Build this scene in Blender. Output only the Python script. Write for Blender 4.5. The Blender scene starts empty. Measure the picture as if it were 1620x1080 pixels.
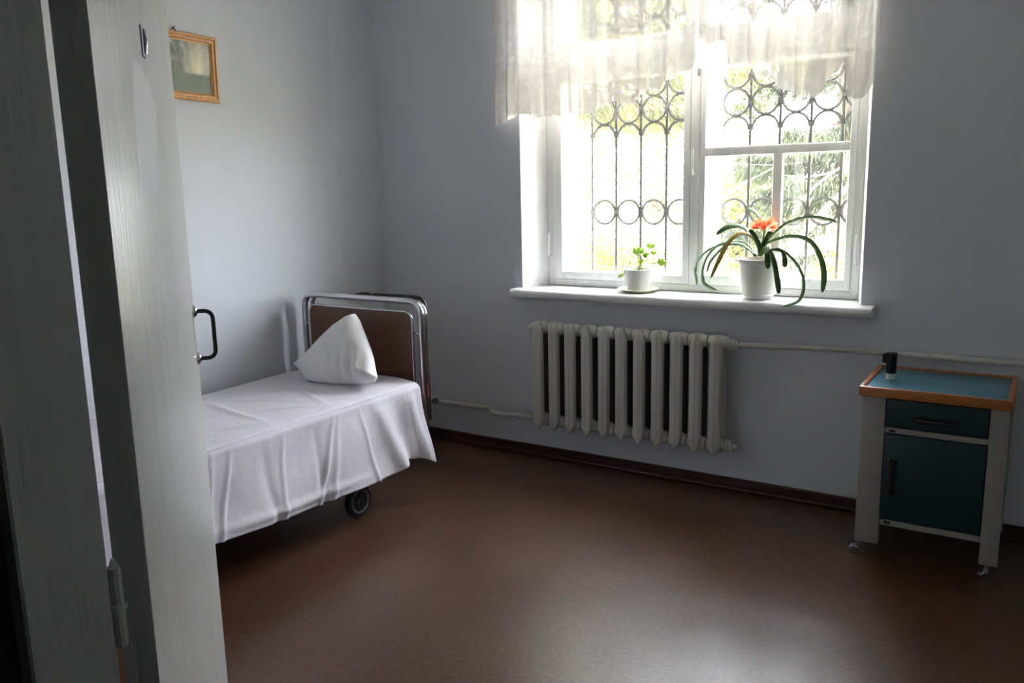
import bpy, bmesh, math, random
import numpy as np
from mathutils import Vector, Matrix

random.seed(7); RNG = np.random.default_rng(7)
scene = bpy.context.scene
COL = scene.collection

# ------------------------------------------------------------------ camera
CAM = Vector((3.44767, -3.88547, 1.48709))
RGT = Vector((0.84200968, 0.53902437, -0.02173543))
UPV = Vector((-0.07889408, 0.16289806, 0.98348358))
FWD = Vector((-0.53366228, 0.82638789, -0.17968757))
FPX = 1311.2837
cd = bpy.data.cameras.new('camera'); cam = bpy.data.objects.new('camera', cd); COL.objects.link(cam)
cd.sensor_width = 36.0; cd.sensor_fit = 'HORIZONTAL'; cd.lens = FPX * 36.0 / 1620.0
cd.clip_start = 0.02; cd.clip_end = 200
cam.matrix_world = Matrix((( RGT.x, UPV.x, -FWD.x, CAM.x), (RGT.y, UPV.y, -FWD.y, CAM.y), (RGT.z, UPV.z, -FWD.z, CAM.z), (0, 0, 0, 1)))
scene.camera = cam

# ------------------------------------------------------------------ sky, sun, exposure
w = bpy.data.worlds.new('sky'); scene.world = w; w.use_nodes = True
bg = w.node_tree.nodes['Background']; bg.inputs[0].default_value = (0.90, 0.94, 1.0, 1); bg.inputs[1].default_value = 9.0
sd = bpy.data.lights.new('sun', 'SUN'); sun = bpy.data.objects.new('sun', sd); COL.objects.link(sun)
sd.energy = 5.0; sd.angle = math.radians(1.0); sd.color = (1.0, 0.9, 0.68)
sun.rotation_euler = Vector((-0.35, 0.62, -0.70)).to_track_quat('-Z', 'Y').to_euler()   # from behind the house: it lights the trees, not the room
pd = bpy.data.lights.new('window_portal', 'AREA'); po = bpy.data.objects.new('window_portal', pd); COL.objects.link(po)
pd.shape = 'RECTANGLE'; pd.size = 1.66; pd.size_y = 1.78; pd.cycles.is_portal = True
po.location = (1.914, 0.62, 1.86); po.rotation_euler = (math.radians(-90), 0, 0)
scene.view_settings.view_transform = 'Standard'; scene.view_settings.look = 'None'
scene.view_settings.gamma = 1.0; scene.view_settings.use_curve_mapping = False
scene.view_settings.exposure = 2.35
scene.cycles.max_bounces = 14; scene.cycles.diffuse_bounces = 8; scene.cycles.transparent_max_bounces = 40
scene.cycles.use_denoising = True; scene.cycles.sample_clamp_indirect = 12.0

# ------------------------------------------------------------------ helpers
def at(px, py, Y):
    d = FWD + RGT * ((px - 810) / FPX) - UPV * ((py - 540) / FPX)
    return CAM + d * ((Y - CAM.y) / d.y)

class MB:
    def __init__(s): s.v = []; s.f = []
    def add(s, vs, fs):
        b = len(s.v); s.v += [tuple(p) for p in vs]; s.f += [tuple(i + b for i in q) for q in fs]; return s
    def box(s, x0, x1, y0, y1, z0, z1):
        return s.add([(x0,y0,z0),(x1,y0,z0),(x1,y1,z0),(x0,y1,z0),(x0,y0,z1),(x1,y0,z1),(x1,y1,z1),(x0,y1,z1)],
                     [(0,3,2,1),(4,5,6,7),(0,1,5,4),(1,2,6,5),(2,3,7,6),(3,0,4,7)])
    def bbox(s, x0, x1, y0, y1, z0, z1, b=0.004, seg=2):
        bm = bmesh.new(); bmesh.ops.create_cube(bm, size=1)
        for v in bm.verts: v.co = Vector(((x0+x1)/2 + v.co.x*(x1-x0), (y0+y1)/2 + v.co.y*(y1-y0), (z0+z1)/2 + v.co.z*(z1-z0)))
        bmesh.ops.bevel(bm, geom=list(bm.edges), offset=b, segments=seg, affect='EDGES', profile=0.5)
        bm.verts.index_update()
        s.add([v.co[:] for v in bm.verts], [[v.index for v in f.verts] for f in bm.faces]); bm.free(); return s
    def prism(s, poly, z0, z1):
        n = len(poly)
        vs = [(x, y, z0) for x, y in poly] + [(x, y, z1) for x, y in poly]
        fs = [tuple(reversed(range(n))), tuple(range(n, 2*n))] + [(i, (i+1) % n, n + (i+1) % n, n + i) for i in range(n)]
        return s.add(vs, fs)
    def tube(s, pts, r, seg=10, closed=False, cap=True):
        pts = [Vector(p) for p in pts]; n = len(pts)
        rs = r if isinstance(r, (list, tuple)) else [r] * n
        T = []
        for i in range(n):
            a = pts[(i-1) % n] if (closed or i > 0) else pts[i]; b = pts[(i+1) % n] if (closed or i < n-1) else pts[i]
            T.append((b - a).normalized())
        ref = Vector((0, 0, 1)) if abs(T[0].z) < 0.9 else Vector((1, 0, 0))
        N = (ref - T[0] * ref.dot(T[0])).normalized(); vs = []
        for i in range(n):
            N = (N - T[i] * N.dot(T[i])).normalized(); B = T[i].cross(N)
            for k in range(seg):
                a = 2*math.pi*k/seg; vs.append(pts[i] + (N*math.cos(a) + B*math.sin(a)) * rs[i])
        fs = []
        for i in range(n if closed else n-1):
            j = (i+1) % n
            for k in range(seg): fs.append((i*seg+k, i*seg+(k+1) % seg, j*seg+(k+1) % seg, j*seg+k))
        if cap and not closed: fs += [tuple(reversed(range(seg))), tuple((n-1)*seg + k for k in range(seg))]
        return s.add(vs, fs)
    def lathe(s, prof, c=(0,0,0), seg=32, axis='z', flip=False):
        vs = []; n = len(prof)
        for r, h in prof:
            for k in range(seg):
                a = 2*math.pi*k/seg; x, y = r*math.cos(a), r*math.sin(a)
                p = (x, y, h) if axis == 'z' else ((h, x, y) if axis == 'x' else (x, h, y))
                vs.append((c[0]+p[0], c[1]+p[1], c[2]+p[2]))
        fs = []
        for i in range(n-1):
            for k in range(seg): fs.append((i*seg+k, i*seg+(k+1) % seg, (i+1)*seg+(k+1) % seg, (i+1)*seg+k))
        fs += [tuple(reversed(range(seg))), tuple((n-1)*seg+k for k in range(seg))]
        return s.add(vs, fs)
    def build(s, name, mat, parent=None, origin=(0,0,0), smooth=False, angle=None):
        o = Vector(origin)
        if parent is not None:
            o = Vector((0,0,0)); q = parent
            while q is not None: o = o + Vector(q.location); q = q.parent
        me = bpy.data.meshes.new(name)
        me.from_pydata([(p[0]-o.x, p[1]-o.y, p[2]-o.z) for p in s.v], [], s.f); me.update()
        bm = bmesh.new(); bm.from_mesh(me); bmesh.ops.recalc_face_normals(bm, faces=list(bm.faces)); bm.to_mesh(me); bm.free()
        me.materials.append(mat)
        if smooth or angle is not None:
            me.polygons.foreach_set('use_smooth', [True]*len(me.polygons))
            if angle is not None: me.set_sharp_from_angle(angle=math.radians(angle))
        ob = bpy.data.objects.new(name, me); COL.objects.link(ob)
        if parent is not None: ob.parent = parent
        else: ob.location = o
        return ob

def tag(o, label=None, cat=None, group=None, kind=None):
    if label: o['label'] = label
    if cat: o['category'] = cat
    if group: o['group'] = group
    if kind: o['kind'] = kind
    return o
def thing(name, label, cat, loc, group=None, kind=None):
    o = bpy.data.objects.new(name, None); COL.objects.link(o); o.location = loc; o.empty_display_size = 0.1
    return tag(o, label, cat, group, kind)
def copy_part(o, parent, off):
    c = o.copy(); COL.objects.link(c); c.parent = parent; c.location = Vector(o.location) + Vector(off); return c
def spline(pts, n):
    pts = [Vector(p) for p in pts]; out = []
    m = len(pts)-1
    for k in range(n):
        t = k/(n-1)*m; i = min(int(t), m-1); u = t-i
        p0 = pts[max(i-1,0)]; p1 = pts[i]; p2 = pts[i+1]; p3 = pts[min(i+2,m)]
        out.append(0.5*((2*p1) + (p2-p0)*u + (2*p0-5*p1+4*p2-p3)*u*u + (3*p1-p0-3*p2+p3)*u*u*u))
    return out
def rounded(path, r, n=6):
    """polyline with rounded inner corners"""
    P = [Vector(p) for p in path]; out = [P[0]]
    for i in range(1, len(P)-1):
        a = (P[i-1]-P[i]).normalized(); b = (P[i+1]-P[i]).normalized()
        p, q = P[i]+a*r, P[i]+b*r
        for k in range(n+1):
            t = k/n; out.append(p*(1-t)**2 + P[i]*2*t*(1-t) + q*t*t)
    return out + [P[-1]]

# ------------------------------------------------------------------ materials
def new_mat(name):
    m = bpy.data.materials.new(name); m.use_nodes = True; nt = m.node_tree; return m, nt, nt.nodes['Principled BSDF']
def lk(nt, a, b): nt.links.new(a, b)
def nd(nt, t, **kw):
    n = nt.nodes.new(t)
    for k, v in kw.items(): setattr(n, k, v)
    return n
def ramp(nt, src, stops):
    r = nd(nt, 'ShaderNodeValToRGB'); el = r.color_ramp.elements
    while len(el) < len(stops): el.new(0.5)
    for e, (p, c) in zip(el, stops): e.position = p; e.color = (*c, 1) if len(c) == 3 else c
    lk(nt, src, r.inputs[0]); return r.outputs[0]
def noise(nt, scale, detail=4, rough=0.55, stretch=None, coord='Object'):
    tc = nd(nt, 'ShaderNodeTexCoord'); n = nd(nt, 'ShaderNodeTexNoise')
    n.inputs['Scale'].default_value = scale; n.inputs['Detail'].default_value = detail; n.inputs['Roughness'].default_value = rough
    if stretch:
        mp = nd(nt, 'ShaderNodeMapping'); mp.inputs['Scale'].default_value = stretch
        lk(nt, tc.outputs[coord], mp.inputs[0]); lk(nt, mp.outputs[0], n.inputs['Vector'])
    else: lk(nt, tc.outputs[coord], n.inputs['Vector'])
    return n.outputs['Fac']
def bump(nt, src, p, strength=0.2, dist=0.01, normal=None):
    b = nd(nt, 'ShaderNodeBump'); b.inputs['Strength'].default_value = strength; b.inputs['Distance'].default_value = dist
    lk(nt, src, b.inputs['Height'])
    if normal is not None: lk(nt, normal, b.inputs['Normal'])
    lk(nt, b.outputs[0], p.inputs['Normal']); return b.outputs[0]
def simple(name, c, rough=0.5, metal=0.0, var=0.08, scale=6.0, bmp=0.0, bscale=60, stretch=None, spec=0.5):
    m, nt, p = new_mat(name)
    f = noise(nt, scale, stretch=stretch)
    lk(nt, ramp(nt, f, [(0.25, tuple(x*(1-var) for x in c)), (0.75, tuple(min(1, x*(1+var)) for x in c))]), p.inputs['Base Color'])
    p.inputs['Roughness'].default_value = rough; p.inputs['Metallic'].default_value = metal; p.inputs['Specular IOR Level'].default_value = spec
    if bmp: bump(nt, noise(nt, bscale, stretch=stretch), p, bmp, 0.004)
    return m

M = {}
# wall paint: pale blue lavender oil paint over uneven plaster
m, nt, p = new_mat('wall_paint'); M['wall'] = m
lk(nt, ramp(nt, noise(nt, 1.3, 5), [(0.3, (0.59,0.612,0.668)), (0.7, (0.64,0.662,0.718))]), p.inputs['Base Color'])
p.inputs['Roughness'].default_value = 0.6; p.inputs['Specular IOR Level'].default_value = 0.35
b1 = bump(nt, noise(nt, 3.0, 3), p, 0.35, 0.03); bump(nt, noise(nt, 120, 3), p, 0.12, 0.003, b1)
M['reveal'] = simple('white_reveal_plaster', (0.86,0.86,0.87), 0.6, bmp=0.15, bscale=12)
M['ceiling'] = simple('ceiling_whitewash', (0.78,0.79,0.8), 0.8, bmp=0.1)
M['plaster_out'] = simple('outer_plaster', (0.62,0.6,0.56), 0.9, bmp=0.3)
# corridor: dull oil paint
M['corridor'] = simple('corridor_paint', (0.16,0.19,0.18), 0.6, bmp=0.1)
M['corridor_floor'] = simple('corridor_floor_paint', (0.10,0.06,0.045), 0.5)
# floor linoleum
m, nt, p = new_mat('linoleum'); M['floor'] = m
base = ramp(nt, noise(nt, 60, 3, 0.6), [(0.32, (0.050,0.021,0.011)), (0.5, (0.078,0.034,0.018)), (0.68, (0.112,0.053,0.029))])
big = ramp(nt, noise(nt, 1.6, 4), [(0.3, (0.8,0.8,0.8)), (0.7, (1.15,1.1,1.05))])
mx = nd(nt, 'ShaderNodeMix', data_type='RGBA', blend_type='MULTIPLY'); mx.inputs[0].default_value = 1.0
lk(nt, base, mx.inputs[6]); lk(nt, big, mx.inputs[7])
vor = nd(nt, 'ShaderNodeTexVoronoi'); vor.inputs['Scale'].default_value = 34; tc = nd(nt, 'ShaderNodeTexCoord'); lk(nt, tc.outputs['Object'], vor.inputs['Vector'])
sp = ramp(nt, vor.outputs['Distance'], [(0.035, (1,1,1)), (0.06, (0,0,0))])
gate = ramp(nt, noise(nt, 2.6, 2), [(0.52, (0,0,0)), (0.62, (1,1,1))])
mg = nd(nt, 'ShaderNodeMath', operation='MULTIPLY'); lk(nt, sp, mg.inputs[0]); lk(nt, gate, mg.inputs[1])
mg2 = nd(nt, 'ShaderNodeMath', operation='MULTIPLY'); lk(nt, mg.outputs[0], mg2.inputs[0]); mg2.inputs[1].default_value = 0.45
mx2 = nd(nt, 'ShaderNodeMix', data_type='RGBA'); lk(nt, mg2.outputs[0], mx2.inputs[0]); lk(nt, mx.outputs[2], mx2.inputs[6]); mx2.inputs[7].default_value = (0.42,0.30,0.2,1)
lk(nt, mx2.outputs[2], p.inputs['Base Color'])
lk(nt, ramp(nt, noise(nt, 5, 5), [(0.3, (0.288,)*3), (0.7, (0.33,)*3)]), p.inputs['Roughness'])
p.inputs['Specular IOR Level'].default_value = 0.72
b1 = bump(nt, noise(nt, 3.5, 3), p, 0.22, 0.012); bump(nt, ramp(nt, noise(nt, 9, 4, 0.6), [(0.64, (0,0,0)), (0.74, (1,1,1))]), p, 0.10, 0.006, b1)
M['baseboard'] = simple('baseboard_paint', (0.055,0.016,0.013), 0.4)
# white enamel on wood
def enamel(name, c, rough, streak=0.25):
    m, nt, p = new_mat(name)
    f = noise(nt, 5, 5, stretch=(6, 6, 0.5))
    lk(nt, ramp(nt, f, [(0.25, tuple(x*0.9 for x in c)), (0.75, tuple(min(1, x*1.06) for x in c))]), p.inputs['Base Color'])
    p.inputs['Roughness'].default_value = rough
    bump(nt, noise(nt, 22, 4, stretch=(6, 6, 0.35)), p, streak, 0.004); return m
M['enamel'] = enamel('white_enamel', (0.86,0.865,0.855), 0.35)
M['sill'] = simple('sill_enamel', (0.80,0.81,0.80), 0.28, bmp=0.12, bscale=14, stretch=(0.5,6,6))
M['jamb'] = enamel('jamb_enamel', (0.66,0.69,0.67), 0.5)
M['radiator'] = simple('radiator_enamel', (0.54,0.53,0.49), 0.42, bmp=0.08)
M['pipe'] = M['radiator']
M['gap_shade'] = simple('radiator_gap_shade', (0.075,0.068,0.058), 0.8)  # dark colour paints in the shade between the radiator columns
# door: glossy white enamel with brush streaks, bluish smear of fresh paint with its own outline
m, nt, p = new_mat('door_enamel'); M['door'] = m
c0 = ramp(nt, noise(nt, 5, 5, stretch=(7,7,0.4)), [(0.3, (0.50,0.51,0.49)), (0.7, (0.62,0.63,0.61))])
lk(nt, c0, p.inputs['Base Color']); p.inputs['Roughness'].default_value = 0.3
bump(nt, noise(nt, 16, 4, stretch=(8,8,0.3)), p, 0.35, 0.005)
m, nt, p = new_mat('patch_paint'); M['patch'] = m
lk(nt, ramp(nt, noise(nt, 9, 4, stretch=(9,9,0.6)), [(0.3, (0.58,0.59,0.62)), (0.7, (0.66,0.67,0.70))]), p.inputs['Base Color']); p.inputs['Roughness'].default_value = 0.4
M['chrome'] = simple('chrome', (0.62,0.63,0.65), 0.16, 1.0, 0.05)
M['steel'] = simple('dull_steel', (0.32,0.32,0.33), 0.4, 0.9, 0.15)
M['dark_steel'] = simple('dark_steel', (0.045,0.043,0.045), 0.45, 0.6)
M['black'] = simple('black_plastic', (0.010,0.010,0.012), 0.35, 0, 0.2)
M['rubber'] = simple('black_rubber', (0.012,0.012,0.014), 0.65)
M['hub_grey'] = simple('grey_wheel_plastic', (0.22,0.23,0.24), 0.45)
M['red'] = simple('red_plastic', (0.28,0.02,0.03), 0.4)
# wood laminate headboard
def wood(name, c1, c2, scale, stretch, rough=0.4):
    m, nt, p = new_mat(name)
    lk(nt, ramp(nt, noise(nt, scale, 6, 0.65, stretch), [(0.3, c1), (0.5, tuple((a+b)/2 for a, b in zip(c1, c2))), (0.72, c2)]), p.inputs['Base Color'])
    p.inputs['Roughness'].default_value = rough; return m
M['laminate'] = wood('walnut_laminate', (0.085,0.036,0.022), (0.17,0.078,0.045), 9, (0.35,1,9), 0.38)
M['pine'] = wood('varnished_pine', (0.50,0.22,0.06), (0.72,0.38,0.13), 8, (1,6,6), 0.35)
M['beech'] = wood('orange_beech', (0.36,0.125,0.03), (0.50,0.20,0.055), 8, (1,5,5), 0.35)
M['teal'] = simple('teal_board', (0.007,0.034,0.040), 0.4, 0, 0.12)
M['blue_top'] = simple('blue_laminate', (0.060,0.19,0.27), 0.28, 0, 0.08)
M['cab_white'] = simple('cream_board', (0.33,0.32,0.29), 0.5)
# fabrics
def cloth(name, c, trans=0.25, weave=500, fold=True):
    m, nt, p = new_mat(name)
    lk(nt, ramp(nt, noise(nt, 3.0, 3), [(0.3, tuple(x*0.97 for x in c)), (0.7, c)]), p.inputs['Base Color'])
    p.inputs['Roughness'].default_value = 0.85; p.inputs['Specular IOR Level'].default_value = 0.15
    b = bump(nt, noise(nt, 7, 3, 0.55), p, 0.35, 0.02)
    if fold:   # ironed-in folds: a grid of fine creases
        tc = nd(nt, 'ShaderNodeTexCoord'); sx = nd(nt, 'ShaderNodeSeparateXYZ'); lk(nt, tc.outputs['UV'], sx.inputs[0])
        hs = []
        for ax, per in ((0, 0.31), (1, 0.27)):
            a = nd(nt, 'ShaderNodeMath', operation='PINGPONG'); lk(nt, sx.outputs[ax], a.inputs[0]); a.inputs[1].default_value = per
            hs.append(a.outputs[0])
        s = nd(nt, 'ShaderNodeMath', operation='ADD'); lk(nt, hs[0], s.inputs[0]); lk(nt, hs[1], s.inputs[1])
        b = bump(nt, s.outputs[0], p, 0.25, 0.08, b)
    if trans:
        tr = nd(nt, 'ShaderNodeBsdfTranslucent'); tr.inputs[0].default_value = (*c, 1); lk(nt, b, tr.inputs['Normal'])
        ms = nd(nt, 'ShaderNodeMixShader'); ms.inputs[0].default_value = trans
        out = nt.nodes['Material Output']; lk(nt, p.outputs[0], ms.inputs[1]); lk(nt, tr.outputs[0], ms.inputs[2]); lk(nt, ms.outputs[0], out.inputs[0])
    return m
M['sheet'] = cloth('sheet_cotton', (0.83,0.81,0.87), 0.30)
M['pillowcase'] = cloth('pillowcase_cotton', (0.76,0.75,0.76), 0, fold=False)
M['mattress'] = cloth('mattress_ticking', (0.72,0.52,0.55), 0, fold=False)
# lace net curtain
m, nt, p = new_mat('lace_net'); M['lace'] = m
out = nt.nodes['Material Output']; nt.nodes.remove(p)
df = nd(nt, 'ShaderNodeBsdfDiffuse'); df.inputs[0].default_value = (0.84,0.81,0.79,1)
tl = nd(nt, 'ShaderNodeBsdfTranslucent'); tl.inputs[0].default_value = (0.70,0.66,0.63,1)
tp = nd(nt, 'ShaderNodeBsdfTransparent')
ad = nd(nt, 'ShaderNodeMixShader'); ad.inputs[0].default_value = 0.13; lk(nt, df.outputs[0], ad.inputs[1]); lk(nt, tl.outputs[0], ad.inputs[2])
tc = nd(nt, 'ShaderNodeTexCoord'); sx = nd(nt, 'ShaderNodeSeparateXYZ'); lk(nt, tc.outputs['UV'], sx.inputs[0])
v = nd(nt, 'ShaderNodeTexVoronoi'); v.inputs['Scale'].default_value = 16; lk(nt, tc.outputs['UV'], v.inputs['Vector'])
mot = ramp(nt, v.outputs['Distance'], [(0.12, (0.10,)*3), (0.3, (0.0,)*3)])
nz = ramp(nt, noise(nt, 26, 5, 0.7, coord='UV'), [(0.36, (0.58,)*3), (0.66, (0.72,)*3)])
bd = ramp(nt, sx.outputs[1], [(0.02, (0.22,)*3), (0.16, (0.16,)*3), (0.24, (0.0,)*3)])     # denser border above the hem (UV v = metres above the hem)
a1 = nd(nt, 'ShaderNodeMath', operation='ADD'); lk(nt, mot, a1.inputs[0]); lk(nt, nz, a1.inputs[1])
a2 = nd(nt, 'ShaderNodeMath', operation='ADD', use_clamp=True); lk(nt, a1.outputs[0], a2.inputs[0]); lk(nt, bd, a2.inputs[1])
ms = nd(nt, 'ShaderNodeMixShader'); lk(nt, a2.outputs[0], ms.inputs[0]); lk(nt, tp.outputs[0], ms.inputs[1]); lk(nt, ad.outputs[0], ms.inputs[2]); lk(nt, ms.outputs[0], out.inputs[0])
# window glass, a little dusty
m, nt, p = new_mat('dusty_glass'); M['glass'] = m
out = nt.nodes['Material Output']; nt.nodes.remove(p)
tp = nd(nt, 'ShaderNodeBsdfTransparent'); tp.inputs[0].default_value = (0.98,0.98,0.98,1)
gl = nd(nt, 'ShaderNodeBsdfGlossy'); gl.inputs['Roughness'].default_value = 0.02
lw = nd(nt, 'ShaderNodeLayerWeight'); pw = nd(nt, 'ShaderNodeMath', operation='POWER'); lk(nt, lw.outputs['Facing'], pw.inputs[0]); pw.inputs[1].default_value = 5.0
fr = nd(nt, 'ShaderNodeMath', operation='MULTIPLY_ADD'); lk(nt, pw.outputs[0], fr.inputs[0]); fr.inputs[1].default_value = 0.7; fr.inputs[2].default_value = 0.02
ms1 = nd(nt, 'ShaderNodeMixShader'); lk(nt, fr.outputs[0], ms1.inputs[0]); lk(nt, tp.outputs[0], ms1.inputs[1]); lk(nt, gl.outputs[0], ms1.inputs[2])
du = nd(nt, 'ShaderNodeBsdfTranslucent'); du.inputs[0].default_value = (0.85,0.84,0.8,1)
ms2 = nd(nt, 'ShaderNodeMixShader'); lk(nt, ramp(nt, noise(nt, 4, 5), [(0.3, (0.001,)*3), (0.8, (0.004,)*3)]), ms2.inputs[0])
lk(nt, ms1.outputs[0], ms2.inputs[1]); lk(nt, du.outputs[0], ms2.inputs[2]); lk(nt, ms2.outputs[0], out.inputs[0])
# plants
def leafmat(name, c1, c2, trans=0.35, scale=8, rough=0.4, spec=0.5):
    m, nt, p = new_mat(name); out = nt.nodes['Material Output']
    col = ramp(nt, noise(nt, scale, 3), [(0.3, c1), (0.7, c2)])
    lk(nt, col, p.inputs['Base Color']); p.inputs['Roughness'].default_value = rough; p.inputs['Specular IOR Level'].default_value = spec
    tr = nd(nt, 'ShaderNodeBsdfTranslucent'); lk(nt, col, tr.inputs[0])
    ms = nd(nt, 'ShaderNodeMixShader'); ms.inputs[0].default_value = trans
    lk(nt, p.outputs[0], ms.inputs[1]); lk(nt, tr.outputs[0], ms.inputs[2]); lk(nt, ms.outputs[0], out.inputs[0]); return m
M['clivia'] = leafmat('strap_leaf', (0.040,0.095,0.028), (0.08,0.17,0.045), 0.15, 8, 0.5, 0.25)
M['clivia_yellow'] = leafmat('yellowing_strap_leaf', (0.07,0.14,0.03), (0.40,0.26,0.03), 0.2, 10, 0.5, 0.25)
M['petal'] = leafmat('orange_petal', (0.85,0.16,0.06), (0.95,0.33,0.16), 0.4, 30)
M['pale_leaf'] = leafmat('pale_green_leaf', (0.30,0.48,0.07), (0.48,0.62,0.14), 0.5, 20)
M['stem'] = leafmat('green_stem', (0.25,0.4,0.08), (0.35,0.5,0.12), 0.2)
M['pot'] = simple('white_pot_plastic', (0.76,0.74,0.70), 0.4)
M['pot_grey'] = simple('white_glazed_pot', (0.74,0.74,0.72), 0.3)
M['saucer'] = simple('cream_saucer', (0.74,0.72,0.58), 0.35)
M['soil'] = simple('potting_soil', (0.10,0.06,0.04), 0.95, bmp=0.5, bscale=200)
M['spruce'] = leafmat('spruce_needles', (0.014,0.024,0.010), (0.042,0.052,0.020), 0.3, 3, 0.6)
M['boughs'] = leafmat('hanging_needles', (0.034,0.045,0.014), (0.11,0.105,0.032), 0.4, 3, 0.6)
M['birch'] = leafmat('autumn_leaves', (0.14,0.12,0.025), (0.30,0.24,0.06), 0.45, 2, 0.6)
M['shrub'] = leafmat('shrub_leaves', (0.06,0.085,0.02), (0.17,0.16,0.045), 0.45, 2, 0.6)
M['bark'] = simple('bark', (0.06,0.045,0.035), 0.9, 0, 0.3, 12, 0.5, 40)
M['bark_pale'] = simple('pale_bark', (0.13,0.10,0.085), 0.9, 0, 0.3, 12, 0.5, 40)
M['ground'] = simple('dry_grass_and_leaves', (0.46,0.42,0.26), 0.95, 0, 0.3, 1.2, 0.5, 20)
M['iron'] = simple('painted_grille_iron', (0.04,0.038,0.034), 0.8, spec=0.1)
# landscape print in the picture: meadow, trees, glow between them (flat print)
m, nt, p = new_mat('landscape_print'); M['print'] = m
tc = nd(nt, 'ShaderNodeTexCoord'); sx = nd(nt, 'ShaderNodeSeparateXYZ'); lk(nt, tc.outputs['Object'], sx.inputs[0])
trees = ramp(nt, noise(nt, 24, 6, 0.7, (1,1.5,0.8)), [(0.35, (0.035,0.045,0.035)), (0.5, (0.14,0.15,0.12)), (0.68, (0.42,0.43,0.38))])
gl = nd(nt, 'ShaderNodeMapping'); gl.inputs['Location'].default_value = (0,-0.115*9,-0.155*5); gl.inputs['Scale'].default_value = (0,9,5); lk(nt, tc.outputs['Object'], gl.inputs[0])
gr = nd(nt, 'ShaderNodeTexGradient', gradient_type='SPHERICAL'); lk(nt, gl.outputs[0], gr.inputs[0])
mx = nd(nt, 'ShaderNodeMix', data_type='RGBA', blend_type='SCREEN'); mx.inputs[0].default_value = 1.0
lk(nt, trees, mx.inputs[6]); lk(nt, ramp(nt, gr.outputs[0], [(0.1, (0,0,0)), (1.0, (0.65,0.58,0.30))]), mx.inputs[7])
mea = ramp(nt, noise(nt, 30, 4), [(0.3, (0.075,0.115,0.06)), (0.7, (0.12,0.165,0.09))])
hz = ramp(nt, sx.outputs[2], [(0.118, (0,0,0)), (0.128, (1,1,1))])
mx2 = nd(nt, 'ShaderNodeMix', data_type='RGBA'); lk(nt, hz, mx2.inputs[0]); lk(nt, mea, mx2.inputs[6]); lk(nt, mx.outputs[2], mx2.inputs[7])
lk(nt, mx2.outputs[2], p.inputs['Base Color']); p.inputs['Roughness'].default_value = 0.3

# ------------------------------------------------------------------ room shell
XR, YF, ZC = 4.7, -3.33, 3.0        # right wall, door wall (room face), ceiling
YC = -3.432                         # door wall, corridor face
JX, DX1, DZ = 2.4577, 3.62, 2.08    # doorway: hinge jamb, far jamb, head
def struct(name, mb, mat, **k): return tag(mb.build(name, mat, **k), kind='structure')
struct('floor', MB().box(-0.2, XR+0.2, YC, 0.5, -0.12, 0), M['floor'])
struct('ceiling', MB().box(-0.2, XR+0.2, YC, 0.5, ZC, ZC+0.15), M['ceiling'])
struct('wall_left', MB().box(-0.2, 0, YC, 0.5, 0, ZC), M['wall'])
struct('trim_4', MB().prism([(0, -0.345), (0.006, -0.325), (0.008, 0.0), (0, 0.0)], 0.06, ZC), M['wall'])
struct('wall_right', MB().box(XR, XR+0.2, YC, 0.5, 0, ZC), M['wall'])
SZ_ = 0.954
WL0, WR0, WL1, WR1, WZ0, WZ1 = 1.014, 2.781, 1.085, 2.742, 0.92, 2.75
wb = MB()
wb.prism([(0,0),(WL0,0),(WL1,0.16),(WL1,0.5),(0,0.5)], 0, ZC)
wb.prism([(WR0,0),(XR,0),(XR,0.5),(WR1,0.5),(WR1,0.16)], 0, ZC)
wb.prism([(WL0,0),(WR0,0),(WR1,0.16),(WR1,0.5),(WL1,0.5),(WL1,0.16)], 0, WZ0)
wb.prism([(WL0,0),(WR0,0),(WR1,0.16),(WR1,0.5),(WL1,0.5),(WL1,0.16)], WZ1, ZC)
struct('wall_back', wb, M['wall'])
rv = MB(); e = 0.004
rv.prism([(WL0,0.0),(WL0+e,0.0),(WL1+e,0.158),(WL1,0.158)], SZ_, WZ1); rv.prism([(WR0-e,0.0),(WR0,0.0),(WR1,0.158),(WR1-e,0.158)], SZ_, WZ1)
rv.prism([(WL0+e,0),(WR0-e,0),(WR1-e,0.158),(WL1+e,0.158)], WZ1-e, WZ1)
struct('trim_3', rv, M['reveal'])
wf = MB(); wf.box(0, JX-0.03, YC, YF, 0, ZC); wf.box(DX1+0.03, XR, YC, YF, 0, ZC); wf.box(JX-0.03, DX1+0.03, YC, YF, DZ+0.03, ZC)
struct('wall_front', wf, M['wall'])
tr = MB(); tr.bbox(JX-0.03, JX, YC-0.004, YF+0.002, 0, DZ+0.03, 0.003, 1); tr.bbox(DX1, DX1+0.03, YC-0.004, YF+0.002, 0, DZ+0.03, 0.003, 1); tr.bbox(JX, DX1, YC-0.004, YF+0.002, DZ, DZ+0.03, 0.003, 1)
struct('trim_1', tr, M['jamb'])
# baseboards: dark red-brown with a small quarter round
def baseboard(name, x0, x1): 
    mb = MB(); mb.bbox(x0, x1, -0.018, 0, 0, 0.060, 0.004, 1); mb.bbox(x0, x1, -0.036, -0.016, 0, 0.022, 0.008, 2); struct(name, mb, M['baseboard'])
baseboard('baseboard_back', 0.018, XR-0.018)
mb = MB(); mb.bbox(0, 0.018, YF, 0, 0, 0.060, 0.004, 1); struct('baseboard_left', mb, M['baseboard'])
mb = MB(); mb.bbox(XR-0.018, XR, YF, 0, 0, 0.060, 0.004, 1); struct('baseboard_right', mb, M['baseboard'])
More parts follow.
